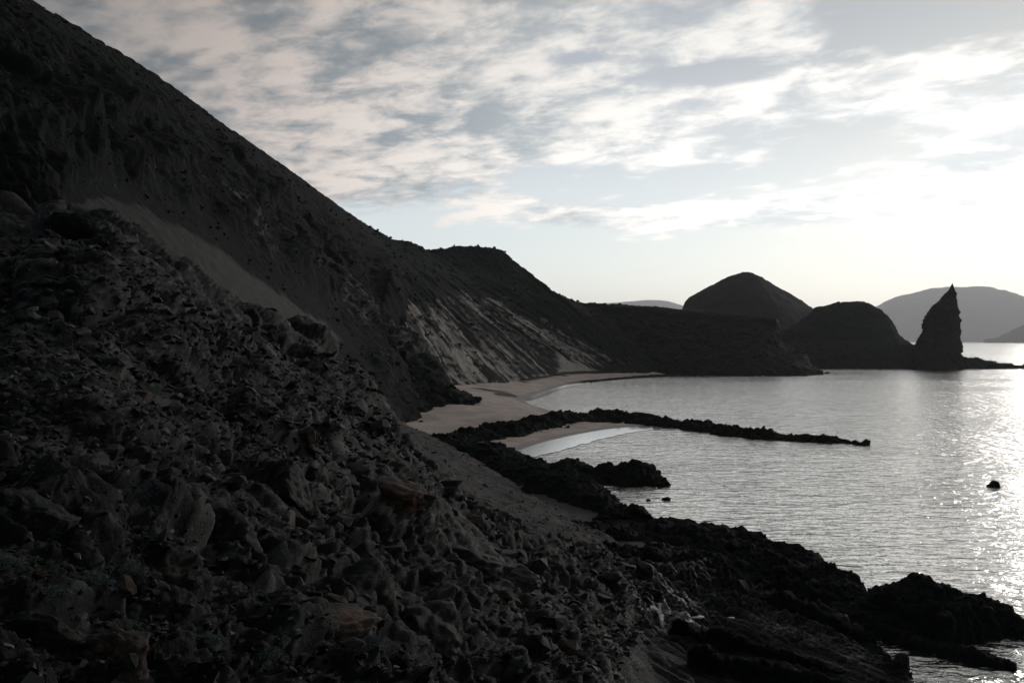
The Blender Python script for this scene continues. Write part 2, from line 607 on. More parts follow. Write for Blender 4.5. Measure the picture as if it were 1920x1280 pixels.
# strips of swash with glare put into its finish along the two coves
def strip(name, top, bot, z, label):
    a = np.array([pt(u, v, z=z) for u, v in top])
    b = np.array([pt(u, v, z=z) for u, v in bot])
    x = np.linspace(0, 1, len(a))
    n = 90
    A = pchip(x, a, np.linspace(0, 1, n))
    B = pchip(x, b, np.linspace(0, 1, n))
    rows = []
    for k in np.linspace(0, 1, 6):
        rows.append(A * (1 - k) + B * k)
    Pq = np.array(rows)
    wob = fbm(np.stack([A[:, 0], A[:, 1], 0 * A[:, 0]], -1) * 0.4, 4, 0.6)
    for k in range(6):
        Pq[k, :, 1] -= 1.3 * wob * k / 5.0
    add(name, make_mesh(name, Pq.reshape(-1, 3), grid_faces(6, n), FOAM_GLARE), label, 'surf', 'structure')


strip('swash', [(1238, 795), (1150, 803), (1080, 814.5), (1010, 831), (952, 852)],
      [(1240, 803), (1170, 813), (1103, 829), (1045, 845), (995, 858)], 0.06, 'glare-white swash lining the near cove between the two lava reefs')
strip('swash', [(1118, 715.5), (1060, 721.5), (1030, 730), (1008, 738), (981, 748)],
      [(1118, 717.5), (1066, 725), (1040, 733.5), (1022, 741), (990, 751)], 0.05, 'thin glare-white swash line along the far sand beach')


# ------------------------------------------------------------------ mounds and ridges along a path
def mound(name, path, mat, label, category, kind=None, nu=160, nv=60, noise=0.0, nscale=1.0, sharp=1.6, rough=0.5,
          block=0.0, bscale=1.0, attrs=None, sink=1.0, crag=0.0):
    """path of (x, y, height, half_width): a raised back with fall to both sides"""
    a = np.array(path, float)
    s = np.concatenate([[0], np.cumsum(np.linalg.norm(np.diff(a[:, :2], axis=0), axis=1))])
    sn = np.linspace(0, 1, nu)
    q = np.stack([np.interp(sn, s / s[-1], a[:, k]) for k in range(4)], -1)
    q[1:-1] = 0.25 * q[:-2] + 0.5 * q[1:-1] + 0.25 * q[2:]
    if crag:
        nn = fbm(np.stack([sn * s[-1] * 0.22, 0 * sn, 0 * sn + a[0, 0]], -1), 3, 0.6)
        q[:, 2] *= np.clip(0.95 + 0.75 * nn, 0.3, 1.5)
        q[:, 3] *= np.clip(0.95 + 0.5 * np.roll(nn, 9), 0.5, 1.4)
    tg = np.gradient(q[:, :2], axis=0)
    tg /= np.linalg.norm(tg, axis=1, keepdims=True) + 1e-9
    nr = np.stack([-tg[:, 1], tg[:, 0]], -1)
    t = np.linspace(-1, 1, nv)
    prof = (1 - np.abs(t) ** sharp)
    Pm = np.zeros((nv, nu, 3))
    Pm[..., :2] = q[None, :, :2] + nr[None] * (t[:, None] * q[None, :, 3])[..., None]
    Pm[..., 2] = (q[:, 2] + sink)[None] * prof[:, None] - sink
    nrm = grid_normals(Pm)
    nrm *= np.sign(nrm[..., 2].mean())
    f = Pm.reshape(-1, 3)
    d = np.zeros(len(f))
    if noise:
        d += noise * fbm(f * nscale, 5, rough)
    if crag:
        d += crag * ridged(f * np.array([1.1, 1.1, 1.6]), 5, 0.6)
    if block:
        fw = f * np.array([0.8, 1.1, 1.5]) + 0.4 * np.stack([fbm(f * bscale * 1.5, 2)] * 3, -1) / bscale * 0.5
        h1, c1, _ = blocks(fw * bscale)
        h2, c2, _ = blocks(fw * bscale * 2.7 + 5)
        d += block * (1.3 * h1 + 0.6 * h2)
    Pm = Pm + nrm * d.reshape(nv, nu, 1)
    flip = np.cross(Pm[0, 1] - Pm[0, 0], Pm[1, 0] - Pm[0, 0])[2] < 0
    me = make_mesh(name, Pm.reshape(-1, 3), grid_faces(nv, nu, flip), mat)
    return add(name, me, label, category, kind)


def silhouette(pts, d, ratio, wmin=4.0):
    out = []
    for u, v in pts:
        p = pt(u, v, d)
        out.append((p[0], p[1], p[2], max(wmin, p[2] * ratio)))
    return out


# far islands
mound('island', silhouette([(1560, 634), (1600, 605), (1640, 578), (1680, 558), (1730, 544), (1780, 539), (1840, 537), (1872, 549), (1920, 577),
                            (1980, 606), (2060, 630), (2120, 636)], 9500, 3.0, 60), FAR,
      'broad hazy island on the horizon behind the rock spire', 'island', 'structure', 200, 60, 20, 0.004)
mound('island', silhouette([(1850, 636), (1880, 629), (1920, 610), (1980, 585), (2060, 570), (2150, 600), (2250, 636)], 5200, 2.5, 60), FAR,
      'darker hazy island cut off by the right edge', 'island', 'structure', 160, 50, 8, 0.01)
mound('island', silhouette([(1000, 636), (1060, 585), (1120, 569), (1165, 566), (1215, 562), (1255, 565), (1285, 573), (1330, 600), (1380, 636)], 13000, 2.5, 100),
      FAR, 'pale low hill on the horizon left of the cone', 'hill', 'structure', 140, 40, 12, 0.003)
# cone and round hill behind the headland
mound('cone_hill', silhouette([(1180, 640), (1240, 610), (1284, 588), (1291, 557), (1330, 536), (1365, 521), (1392, 512.5), (1408, 514), (1450, 536),
                               (1500, 564), (1540, 590), (1600, 625), (1640, 642)], 720, 1.7, 12), FAR,
      'grey cone hill with a clipped left side behind the headland', 'hill', 'structure', 260, 70, 1.6, 0.04, block=0.5, bscale=0.12)
mound('round_hill', silhouette([(1440, 640), (1480, 612), (1530, 578), (1570, 566), (1610, 563.5), (1640, 573), (1664, 596), (1672, 612), (1688, 632), (1720, 652)],
                               520, 1.2, 8), FAR,
      'dark rounded hill between the cone and the rock spire', 'hill', 'structure', 220, 60, 1.2, 0.06, block=0.7, bscale=0.2)
# low land that carries the spire
lw = []
for u, v, d, hw in ((1440, 640, 470, 30), (1520, 640, 470, 30), (1600, 642, 468, 30), (1680, 645, 462, 26), (1740, 650, 458, 22), (1800, 668, 452, 14),
                    (1850, 674, 450, 9), (1890, 683, 448, 7), (1925, 688, 446, 5), (1950, 690, 446, 3)):
    p = pt(u, v, d)
    lw.append((p[0], p[1], p[2], hw))
mound('shore_spit', lw, FAR, 'low black lava spit at the foot of the rock spire', 'spit', 'structure', 300, 50, 1.0, 0.12, block=1.3, bscale=0.3, sharp=1.8)


# ------------------------------------------------------------------ pinnacle
def pinnacle():
    d0 = 436.0
    prof = [(530, 1785.5, 1786.5), (538, 1781.5, 1789), (548, 1773, 1792), (560, 1761, 1795), (572, 1750, 1797), (585, 1743, 1798.5), (600, 1736, 1799.5),
            (615, 1731, 1798), (630, 1725, 1796), (645, 1719, 1798), (658, 1714, 1800), (672, 1708, 1803), (696, 1696, 1808)]
    pr = np.array(prof, float)
    nz, na = 170, 150
    q = pchip(np.linspace(0, 1, len(pr)), pr, np.linspace(0, 1, nz))
    z = CAM_H + (HOR - q[:, 0]) / FPX * d0
    xl = (q[:, 1] - 960) / FPX * d0
    xr = (q[:, 2] - 960) / FPX * d0
    an = np.linspace(0, 2 * math.pi, na)
    cx, hw = (xl + xr) / 2, (xr - xl) / 2
    Pm = np.zeros((nz, na, 3))
    Pm[..., 0] = cx[:, None] + hw[:, None] * np.cos(an)
    Pm[..., 1] = d0 + 0.85 * hw[:, None] * np.sin(an)
    Pm[..., 2] = z[:, None]
    f = Pm.reshape(-1, 3)
    h1, c1, _ = blocks(f * np.array([0.28, 0.28, 0.16]))
    h2, c2, _ = blocks(f * np.array([0.75, 0.75, 0.45]) + 3)
    h3, c3, _ = blocks(f * np.array([1.5, 1.5, 1.1]) + 8)
    dsp = (2.2 * h1 + 0.9 * h2 + 0.35 * h3).reshape(nz, na) - 0.4
    dsp *= np.clip(hw / 3.0, 0.15, 1)[:, None]
    dsp[:, -1] = dsp[:, 0]
    Pm[..., 0] += dsp * np.cos(an)
    Pm[..., 1] += dsp * np.sin(an)
    me = make_mesh('rock_spire', Pm.reshape(-1, 3), grid_faces(nz, na), REEF)
    add('rock_spire', me, 'tall leaning black rock spire standing at the end of the spit', 'rock spire')


pinnacle()

# ------------------------------------------------------------------ hillsides
def finish_loft(name, P, disp, mat, label, category, attrs=None):
    n, flip = face_cam(P)
    Q = P + n * disp[..., None]
    r, c = P.shape[:2]
    me = make_mesh(name, Q.reshape(-1, 3), grid_faces(r, c, flip), mat, attrs=attrs)
    return add(name, me, label, category, 'structure'), Q, n


def lerp_table(top, bot, rows, p=-1.0):
    tb = []
    for k in np.linspace(0, 1, rows):
        r = []
        for a, b in zip(top, bot):
            u = a[0] * (1 - k) + b[0] * k
            v = a[1] * (1 - k) + b[1] * k
            d = (a[2] ** p * (1 - k) + b[2] ** p * k) ** (1 / p)
            r.append((u, v, d))
        tb.append(r)
    return tb


# the far hill with the pale ash slope
top = [(600, 370, 290), (640, 394, 300), (670, 413, 312), (700, 430, 325), (735, 446, 340), (770, 458, 355), (800, 468, 370), (830, 464, 380),
       (860, 462, 390), (900, 463, 398), (935, 467, 405), (965, 498, 408), (1000, 525, 412), (1050, 553, 420), (1110, 570, 430), (1200, 574, 440)]
bot = [(800, 738, 215), (850, 732, 222), (925, 722, 245), (1000, 708, 275), (1060, 697, 308), (1110, 696, 325), (1160, 697, 340), (1182, 699, 345),
       (1200, 700, 350), (1215, 701, 354), (1230, 702, 358), (1245, 703, 360), (1260, 704, 362), (1290, 705, 366), (1330, 706, 370), (1380, 707, 372)]
tb = lerp_table(top, bot, 6)
back = [(u, v + 30, d * 1.12) for u, v, d in top]
tb = [back] + tb
P, S, T, B = loft(tb, 230, 460, -1.0)
f = P.reshape(-1, 3)
U, V = B[..., 0], B[..., 1]
# gullies run down the fall line (constant S)
gul = fbm(np.stack([S.ravel() * 55, T.ravel() * 2.2, 0 * S.ravel()], -1), 4, 0.6).reshape(S.shape)
disp = 0.9 * gul * sstep(0.2, 0.45, T) * sstep(1.0, 0.85, T) + (0.9 * fbm(f * 0.07, 5, 0.55)).reshape(S.shape)
h1, c1, _ = blocks(f * 0.35)
disp += (0.5 * h1).reshape(S.shape) * (0.35 + sstep(0.3, 0.15, T))
fan = [(715, 620), (728, 528), (775, 536), (830, 590), (900, 640), (960, 680), (1040, 705), (1000, 720), (900, 738), (800, 738), (760, 690)]
big = [(715, 620), (728, 528), (800, 540), (870, 528), (960, 552), (1060, 598), (1160, 648), (1225, 692), (1150, 704), (1040, 712), (900, 738), (800, 738)]
nb = fbm(f * 0.12 + 60, 4, 0.6).reshape(S.shape)
m1 = np.where(pip(U, V, fan), sstep(0, 44, segdist(U, V, fan + fan[:1]) + 22 * nb), 0)
mb = np.where(pip(U, V, big), sstep(0, 34, segdist(U, V, big + big[:1]) + 14 * nb), 0)
sA = fbm(np.stack([S.ravel() * 130, T.ravel() * 2.5, 0 * S.ravel() + 4], -1), 4, 0.65).reshape(S.shape)
sB = fbm(np.stack([S.ravel() * 34, T.ravel() * 2.0, 0 * S.ravel() + 14], -1), 3, 0.6).reshape(S.shape)
st1 = sA
dune = [(1030, 655), (1075, 662), (1130, 692), (1210, 700), (1150, 712), (1020, 712), (930, 724), (950, 704), (1040, 690)]
m3 = np.where(pip(U, V, dune), sstep(-2, 16, segdist(U, V, dune + dune[:1]) + 8 * st1), 0)
n5 = fbm(f * 0.35 + 33, 4, 0.65).reshape(S.shape)
pale = np.clip(mb * (0.29 + 0.32 * sA + 0.34 * sB + 0.25 * n5) + m1 * (0.26 + 0.2 * sA + 0.2 * nb + 0.2 * n5), 0, 0.7)
pale = np.maximum(pale, m3 * 0.7)
ash_o, ash_Q, ash_n = finish_loft('ash_hill', P, disp, DUNE, 'far dark hill with pale streaked ash slope above the beach', 'hill', {'pale': pale})

# headland
top = [(1080, 572, 440), (1110, 570, 432), (1200, 573, 420), (1290, 580, 410), (1400, 590, 400), (1453, 596, 395), (1459, 598, 400), (1440, 600, 425)]
bot = [(1200, 703, 358), (1240, 704, 355), (1300, 705, 350), (1380, 706, 346), (1450, 706, 345), (1505, 706, 348), (1548, 702, 372), (1520, 692, 410)]
tb = lerp_table(top, bot, 7)
prof = [(1459, 598, 400), (1462, 612, 397), (1461, 628, 394), (1470, 648, 390), (1512, 664, 385), (1528, 688, 376), (1548, 703, 370)]
prof5 = [(1453, 596, 395), (1455, 612, 391), (1452, 630, 386), (1458, 650, 378), (1478, 668, 368), (1495, 690, 356), (1508, 708, 346)]
for k in range(7):
    tb[k][6] = prof[k]
    tb[k][5] = prof5[k]
    a = prof[k]
    tb[k][7] = (a[0] - 20, a[1], a[2] + 30)
tb = [[(u, v + 14, d * 1.10) for u, v, d in tb[0]]] + tb
P, S, T, B = loft(tb, 160, 340, -1.0)
f = P.reshape(-1, 3)
h1, c1, _ = blocks(f * np.array([0.16, 0.16, 0.22]))
h2, c2, _ = blocks(f * 0.5)
disp = (1.6 * h1 + 0.7 * h2 + 0.7 * fbm(f * 0.1, 4)).reshape(S.shape)
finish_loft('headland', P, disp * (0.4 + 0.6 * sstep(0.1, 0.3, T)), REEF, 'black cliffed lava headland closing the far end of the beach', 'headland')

# the big near hillside
top = [(-760, -430, 74), (-420, -320, 88), (-250, -205, 96), (-90, -100, 105), (60, 0, 115), (160, 62, 130), (250, 115, 145), (340, 174, 165), (420, 234, 190),
       (495, 286, 215), (560, 332, 240), (625, 380, 270), (690, 425, 310)]
bot = [(-380, 470, 33), (0, 470, 45), (150, 500, 50), (300, 540, 62), (480, 640, 80), (560, 690, 92), (620, 720, 105), (680, 760, 118), (720, 785, 130),
       (765, 800, 142), (800, 806, 150), (850, 790, 160), (895, 768, 169)]
tb = lerp_table(top, bot, 7, -1.0)
e1 = [(690, 425, 310), (735, 490, 262), (744, 525, 240), (722, 605, 205), (786, 668, 188), (850, 745, 177), (895, 768, 169)]
e0 = [(625, 380, 270), (680, 460, 238), (700, 520, 218), (690, 600, 190), (740, 680, 176), (800, 750, 166), (860, 782, 163)]
for k in range(7):
    tb[k][12] = e1[k]
    tb[k][11] = e0[k]
    tb[k].append((e1[k][0] - 14, e1[k][1] - 2, e1[k][2] + 28))
tb = [[(u - 6, v + 35, d * 1.15) for u, v, d in tb[0]]] + tb
P, S, T, B = loft(tb, 350, 540, -1.0)
f = P.reshape(-1, 3)
U, V = B[..., 0], B[..., 1]
gul = ridged(np.stack([S.ravel() * 26, T.ravel() * 3.0, 0 * S.ravel()], -1), 4, 0.55).reshape(S.shape)
low = fbm(f * 0.035, 5, 0.55).reshape(S.shape)
fh = np.stack([f[:, 0] * 0.6 - f[:, 2] * 0.2, f[:, 1] * 0.8, f[:, 2] * 0.7], -1)
h1, c1, _ = blocks(fh * 0.17)
h2, c2, _ = blocks(fh * 0.6 + 4)
crag = sstep(-0.1, 0.35, fbm(f * 0.06 + 40, 3).reshape(S.shape))
rim = sstep(0.12, 0.24, T)
def zoneh(u, v, su, sv):
    return np.exp(-(((U - u) / su) ** 2 + ((V - v) / sv) ** 2))


cr = sum(zoneh(*q) for q in ((555, 485, 40, 30), (480, 372, 34, 22), (600, 530, 40, 24), (300, 300, 70, 26), (210, 215, 60, 24), (420, 420, 34, 20), (705, 560, 26, 40), (130, 240, 60, 40)))
cr = np.clip(cr * (0.8 + 0.8 * low), 0, 1)
gul2 = ridged(np.stack([S.ravel() * 11, T.ravel() * 1.6, 0 * S.ravel() + 3], -1), 3, 0.5).reshape(S.shape)
disp = (1.5 * low + 0.55 * gul + 1.1 * gul2 + 2.6 * cr + 1.5 * cr * h1.reshape(S.shape)) * rim + (2.2 * h1).reshape(S.shape) * crag * rim + (0.55 * h2).reshape(S.shape) * (0.75 + 0.25 * rim)
# pale ash gully along the top of the near spur
strip_px = [(110, 385), (185, 358), (270, 378), (390, 440), (495, 520), (615, 598), (660, 650), (560, 650), (440, 620), (340, 540), (250, 450), (130, 420)]
ed = segdist(U, V, strip_px + strip_px[:1])
m = np.where(pip(U, V, strip_px), sstep(0, 16, ed + 7 * fbm(f * 0.3, 3).reshape(S.shape)), 0)
near_g = np.where(pip(U, V, strip_px), 1.0, sstep(60, 0, ed))
left = [(-120, 320), (50, 350), (98, 385), (90, 450), (-120, 470)]
m = np.maximum(m, 0.5 * np.where(pip(U, V, left), sstep(0, 20, segdist(U, V, left + left[:1])), 0))
stk = fbm(np.stack([S.ravel() * 70, T.ravel() * 6, 0 * S.ravel()], -1), 4, 0.65).reshape(S.shape)
band = sstep(0.30, 0.5, T) * sstep(0.95, 0.6, T)
pat = sstep(-0.05, 0.45, fbm(f * 0.045 + 8, 4, 0.6).reshape(S.shape)) * (0.5 + 0.9 * fbm(f * 0.5 + 3, 4, 0.7).reshape(S.shape))
pale = m * (0.40 + 0.10 * sstep(200, 560, U)) + 0.68 * band * np.clip(pat + 0.12 + 0.3 * stk, 0, 1) * sstep(200, 400, U) * (1 - cr) * (1 - near_g)
disp *= 1 - 0.96 * near_g
m_gully = m
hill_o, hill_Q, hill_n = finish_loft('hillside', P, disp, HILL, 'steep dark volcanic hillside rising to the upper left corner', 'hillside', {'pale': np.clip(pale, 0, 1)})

# ------------------------------------------------------------------ scree slope between spur and shore
tb = [[(690, 740, 128), (760, 790, 128), (855, 832, 108), (965, 902, 80), (1080, 962, 66), (1130, 985, 60), (1190, 1030, 56)],
      [(680, 765, 105), (742, 800, 98), (830, 850, 82), (930, 925, 64), (1040, 975, 56), (1110, 1008, 53), (1170, 1050, 51)],
      [(660, 800, 80), (730, 825, 74), (800, 880, 62), (890, 945, 52), (1000, 1000, 48), (1090, 1032, 47), (1150, 1070, 46)],
      [(640, 860, 60), (710, 890, 56), (780, 950, 50), (870, 1010, 44), (980, 1050, 42), (1090, 1060, 43), (1200, 1080, 43)]]
P, S, T, B = loft(tb, 160, 340, -1.0)
f = P.reshape(-1, 3)
disp = (0.35 * fbm(f * 0.15, 5, 0.55) + 0.12 * fbm(f * 1.1, 4, 0.6)).reshape(S.shape) - 0.3
spk = sstep(0.25, 0.6, fbm(f * 0.9 + 20, 4, 0.6)).reshape(S.shape) * sstep(0.9, 0.2, S)
scree_o, scree_Q, scree_n = finish_loft('scree_slope', P, disp, SCREE, 'smooth grey scree slope between the black spur and the near cove', 'scree slope', {'pale': 0.5 * spk})


# ------------------------------------------------------------------ reefs
def reef(label, pts, nu, nv, block, bscale, name='lava_reef', sharp=2.8, noise=0.25):
    path = []
    for u, v, hgt, hw in pts:
        p = pt(u, v)
        path.append((p[0], p[1], hgt * 0.66, hw * 0.9))
    return mound(name, path, REEF, label, 'reef', None, nu, nv, noise, 0.5, sharp, 0.55, block * 0.62, bscale, sink=0.7, crag=0.14)


reef('long black lava reef reaching out between the two coves', [(835, 838, 2.0, 4), (880, 828, 2.4, 5), (950, 815, 2.4, 5), (1040, 798, 2.4, 5), (1085, 789, 1.5, 5), (1130, 786, 2.2, 5), (1180, 788, 1.9, 5),
      (1235, 797, 1.0, 3), (1290, 802, 1.2, 2.6), (1340, 809, 1.0, 2.6), (1372, 815, 1.7, 3), (1420, 819, 1.1, 3), (1480, 824, 0.7, 2.4), (1560, 829, 0.55, 2), (1628, 834, 0.1, 1.2)],
     520, 60, 0.9, 0.55)
reef('broad black lava reef ending in a point inside the near bay', [(830, 845, 2.0, 4), (900, 858, 2.2, 5), (960, 880, 2.0, 5), (1030, 893, 1.7, 6), (1090, 897, 1.8, 6), (1150, 898, 2.2, 5), (1190, 902, 1.9, 3.8),
      (1220, 906, 1.0, 2.4), (1246, 911, 0.1, 1.0)], 380, 70, 0.75, 0.65)
reef('black lava bank under the foot of the scree slope', [(930, 880, 1.8, 3.5), (1000, 905, 1.9, 4), (1060, 925, 1.6, 4), (1105, 944, 1.4, 3.0), (1135, 958, 1.0, 2.5), (1180, 985, 1.2, 3)], 260, 60, 0.6, 0.8)
reef('low black lava rim along the shelf beside the water', [(1080, 1020, 1.7, 6), (1170, 1000, 1.6, 7.5), (1250, 1003, 1.5, 8), (1310, 1015, 1.4, 7.5), (1380, 1035, 1.2, 6), (1440, 1048, 1.2, 4), (1500, 1092, 1.2, 3.4), (1560, 1120, 1.1, 3.0)],
     420, 64, 0.45, 1.0)
reef('black lava ledge between the scree foot and the lava platform', [(1060, 1062, 2.0, 4), (1120, 1070, 2.0, 4.5), (1190, 1076, 1.9, 4.5), (1280, 1085, 1.7, 4.2), (1380, 1100, 1.4, 3.6), (1460, 1120, 1.2, 3)], 300, 64, 0.5, 1.0)
reef('thin dark rock line along the waterline of the far beach', [(1075, 718.5, 0.35, 1.2), (1110, 715.5, 0.5, 1.6), (1160, 711, 0.55, 1.8), (1220, 706.5, 0.6, 2.2), (1290, 704, 0.7, 2.6), (1340, 704, 0.7, 2.5)], 260, 20, 0.3, 0.7)
reef('massive black lava ridge at the water by the right edge', [(1400, 1070, 1.2, 2.6), (1480, 1105, 2.0, 3.0), (1560, 1138, 2.3, 3.2), (1640, 1160, 2.2, 3.3), (1700, 1168, 2.2, 3.3), (1745, 1170, 2.5, 3.3), (1810, 1172, 2.5, 3.3), (1860, 1176, 2.2, 3.0),
      (1895, 1184, 1.6, 2.2), (1922, 1192, 0.2, 1.2)], 420, 84, 0.45, 1.1)
def ledge(label, pts):
    path = []
    for u, v, z, up, hw in pts:
        p = pt(u, v, z=z)
        path.append((p[0], p[1], z + up * 0.45 - 0.1, hw * 0.6))
    mound('lava_ledge', path, REEF, label, 'ledge', None, 200, 36, 0.08, 1.2, 4.0, 0.55, 0.16, 1.8, sink=0.2, crag=0.05)


ledge('low dark ledge crossing the back of the lava platform', [(1290, 1088, 1.5, 0.25, 0.5), (1380, 1108, 1.3, 0.3, 0.6), (1470, 1135, 1.0, 0.3, 0.5), (1560, 1165, 0.8, 0.3, 0.5), (1640, 1200, 0.5, 0.2, 0.4)])
ledge('dark ledge running down the middle of the lava platform below the white stones', [(1260, 1170, 1.6, 0.3, 0.4), (1350, 1195, 1.4, 0.35, 0.5), (1440, 1215, 1.2, 0.35, 0.5), (1550, 1235, 0.9, 0.35, 0.5), (1660, 1265, 0.5, 0.3, 0.4)])
ledge('nearest dark ledge at the bottom edge of the lava platform', [(1290, 1225, 1.8, 0.3, 0.4), (1390, 1245, 1.4, 0.35, 0.45), (1500, 1268, 1.1, 0.35, 0.45), (1620, 1290, 0.7, 0.3, 0.4)])
reef('thin low lava finger awash beside the massive ridge', [(1540, 1150, 0.6, 1.2), (1600, 1170, 0.7, 1.1), (1660, 1190, 0.55, 0.9), (1720, 1212, 0.45, 0.8), (1800, 1232, 0.4, 0.7), (1860, 1244, 0.3, 0.6), (1905, 1250, 0.05, 0.4)],
     300, 40, 0.25, 1.6)

# ------------------------------------------------------------------ near rubble slope
crest = [(-260, 372, 26), (-120, 385, 27.5), (0, 398, 29), (60, 404, 29.5), (100, 386, 30), (150, 396, 30.5), (205, 398, 31), (250, 420, 32), (300, 458, 33), (350, 498, 34.5),
         (400, 540, 36), (450, 572, 37.5), (490, 584, 39), (550, 620, 41), (600, 632, 43), (650, 670, 45), (690, 706, 46.5), (730, 780, 48), (790, 856, 47), (840, 890, 46),
         (880, 928, 45), (960, 985, 44), (1060, 1018, 45), (1150, 1042, 49), (1300, 1058, 49.5), (1420, 1085, 47.5), (1540, 1130, 44.5), (1640, 1185, 40.8), (1700, 1235, 38.3), (1760, 1290, 37.2)]
bottom = [(-700, 1420, 2.3), (-480, 1420, 2.4), (-300, 1420, 2.6), (-220, 1420, 2.65), (-150, 1420, 2.75), (-80, 1420, 2.85), (0, 1420, 3.0), (80, 1420, 3.2), (160, 1420, 3.4), (240, 1420, 3.6),
          (320, 1420, 3.9), (400, 1420, 4.2), (470, 1420, 4.5), (550, 1420, 5.0), (630, 1420, 5.5), (710, 1420, 6.2), (790, 1420, 7.0), (870, 1420, 8.0), (950, 1420, 9.3), (1020, 1420, 10.6),
          (1080, 1420, 12), (1160, 1420, 14.5), (1240, 1420, 18.5), (1310, 1420, 23.8), (1400, 1420, 26.4), (1480, 1420, 27.2), (1560, 1420, 27.8), (1640, 1420, 28.5), (1710, 1420, 29.2), (1790, 1420, 30.6)]
tb = lerp_table(crest, bottom, 6, -0.5)
crest = [(u, v + (6 if u < 640 else 0), d) for u, v, d in crest]
back = [(u, v + 30 + 40 * (d > 40), d + 9) for u, v, d in crest]
tb = [back] + tb
P, S, T, B = loft(tb, 580, 980, -0.5)
f = P.reshape(-1, 3)
U, V = B[..., 0], B[..., 1]
D = P[..., 1]
# the smooth ropy platform near the water
plat = sstep(1120, 1330, U + 0.5 * (V - 1100))
rimr = sstep(0.02, 0.10, T)
low = fbm(f * 0.12, 4, 0.5).reshape(S.shape)
near = sstep(22, 8, D)
warp = np.stack([fbm(f * 0.9 + 50, 2), fbm(f * 0.9 + 70, 2), 0 * f[:, 0]], -1) * 0.25
# stones lie flat and drawn out along the slope
ca, sa = math.cos(0.5), math.sin(0.5)
fr = np.stack([(f[:, 0] * ca + f[:, 1] * sa) * 0.72, -f[:, 0] * sa + f[:, 1] * ca, f[:, 2] * 1.5], -1) + warp
h0, c0, r0 = blocks(fr * 0.36 + 11)
h1, c1, r1 = blocks(fr * 1.0)
h2, c2, r2 = blocks(fr * 2.6 + 7)
h3, c3, r3 = blocks(fr * 6.0 + 3)
sh = S.shape
fine = sstep(44, 18, D)
def zone(u, v, su, sv):
    return np.exp(-(((U - u) / su) ** 2 + ((V - v) / sv) ** 2))


zn = fbm(f * 0.18 + 90, 3).reshape(sh)
slabby = np.clip(zone(850, 1050, 330, 190) + 0.5 * zone(640, 1230, 300, 120) + 0.5 * zn, 0, 1)
craggy = np.clip(zone(250, 1080, 420, 190) + 0.6 * zn, 0, 1) * (1 - slabby)
fines = 1 - 0.75 * slabby
rub = (0.65 * h0).reshape(sh) * sstep(6, 20, D) + (0.20 * h1).reshape(sh) * (1 + 0.45 * craggy)
rub += ((0.09 * h2).reshape(sh) * (1 - 0.5 * craggy) + (0.045 * h3).reshape(sh) * fine) * fines
rub += 0.05 * ridged(fr * 1.4, 5, 0.5).reshape(sh) + 0.012 * fbm(f * 11.0, 3, 0.6).reshape(sh) * fine
# tilted slabs breaking off in steps
pa = (0.55 * f[:, 0] + 0.75 * f[:, 1] + 0.9 * f[:, 2]) * 0.75 + 1.1 * fbm(f * 0.5 + 5, 3)
sw = pa - np.floor(pa)
sw = (sw * sstep(1.0, 0.88, sw)).reshape(sh)
pb = (0.8 * f[:, 0] - 0.5 * f[:, 1]) * 1.1 + 1.3 * fbm(f * 0.6 + 15, 3)
sv_ = pb - np.floor(pb)
sv_ = (sv_ * sstep(1.0, 0.85, sv_)).reshape(sh)
lower = sstep(800, 950, V)
rub += np.maximum(slabby, 0.75 * lower) * (0.34 * sw + 0.18 * sv_ - 0.2) + lower * (0.05 * h1 + 0.05 * h2).reshape(sh) + 0.05 * lower * ridged(fr * 2.3 + 4, 4, 0.6).reshape(sh)
# patches of settled ash fill some hollows
ash = sstep(0.10, 0.42, fbm(f * np.array([0.22, 0.22, 0.1]) + 31, 3).reshape(sh))
ash = np.maximum(ash * 0.6, np.exp(-(((U - 640) / 90) ** 2 + ((V - 860) / 40) ** 2)))
rub *= 1 - 0.75 * ash
across = 0.85 * f[:, 0] + 0.53 * f[:, 1]
along = 0.53 * f[:, 0] - 0.85 * f[:, 1]
rope = ridged(np.stack([across * 0.55, along * 0.07, f[:, 2] * 0.3], -1), 5, 0.6).reshape(sh)
ph = across * 0.42 + 0.9 * fbm(np.stack([across * 0.15, along * 0.10, 0 * along], -1), 3) + 0.15 * h1
saw = (ph - np.floor(ph))
saw = (saw * sstep(1.0, 0.90, saw)).reshape(sh)
ph2 = across * 1.5 + 1.2 * fbm(np.stack([across * 0.4, along * 0.2, 0 * along + 9], -1), 3)
saw2 = ph2 - np.floor(ph2)
saw2 = (saw2 * sstep(1.0, 0.85, saw2)).reshape(sh)
flat = 0.08 * rope + 0.42 * saw + 0.20 * saw2 + 0.15 * low + (0.05 * h1 + 0.03 * h2).reshape(sh) - 0.2
disp = rub * (1 - plat) + flat * plat + 0.7 * low * (1 - plat)
flatter = (0.5 * h0 + 0.25 * h1 + 0.12 * h2).reshape(sh) * sstep(34, 42, D) * plat * sstep(1420, 1250, U)
disp *= 0.35 + 0.65 * rimr
disp += flatter
backrim = sstep(0.26, 0.12, T) * sstep(1200, 1350, U)
disp += backrim * ((0.75 * h0 + 0.50 * h1 + 0.22 * h2).reshape(sh) - 0.25 + 0.2 * fbm(f * 0.5 + 44, 3).reshape(sh))
disp -= 0.40 * plat
spot = sstep(0.25, 0.6, fbm(f * 0.8 + 3, 4, 0.6)).reshape(sh)
tint = 0.30 * slabby * ash + 0.20 * ash * (1 - plat) + (0.16 * sstep(0.78, 0.9, r1) + 0.42 * sstep(0.80, 0.92, r2) + 0.5 * sstep(0.84, 0.9, r3)).reshape(sh) * (1 - 0.7 * plat) + 0.16 * spot
sheen = plat * sstep(-0.25, 0.15, low) * (1 - backrim)
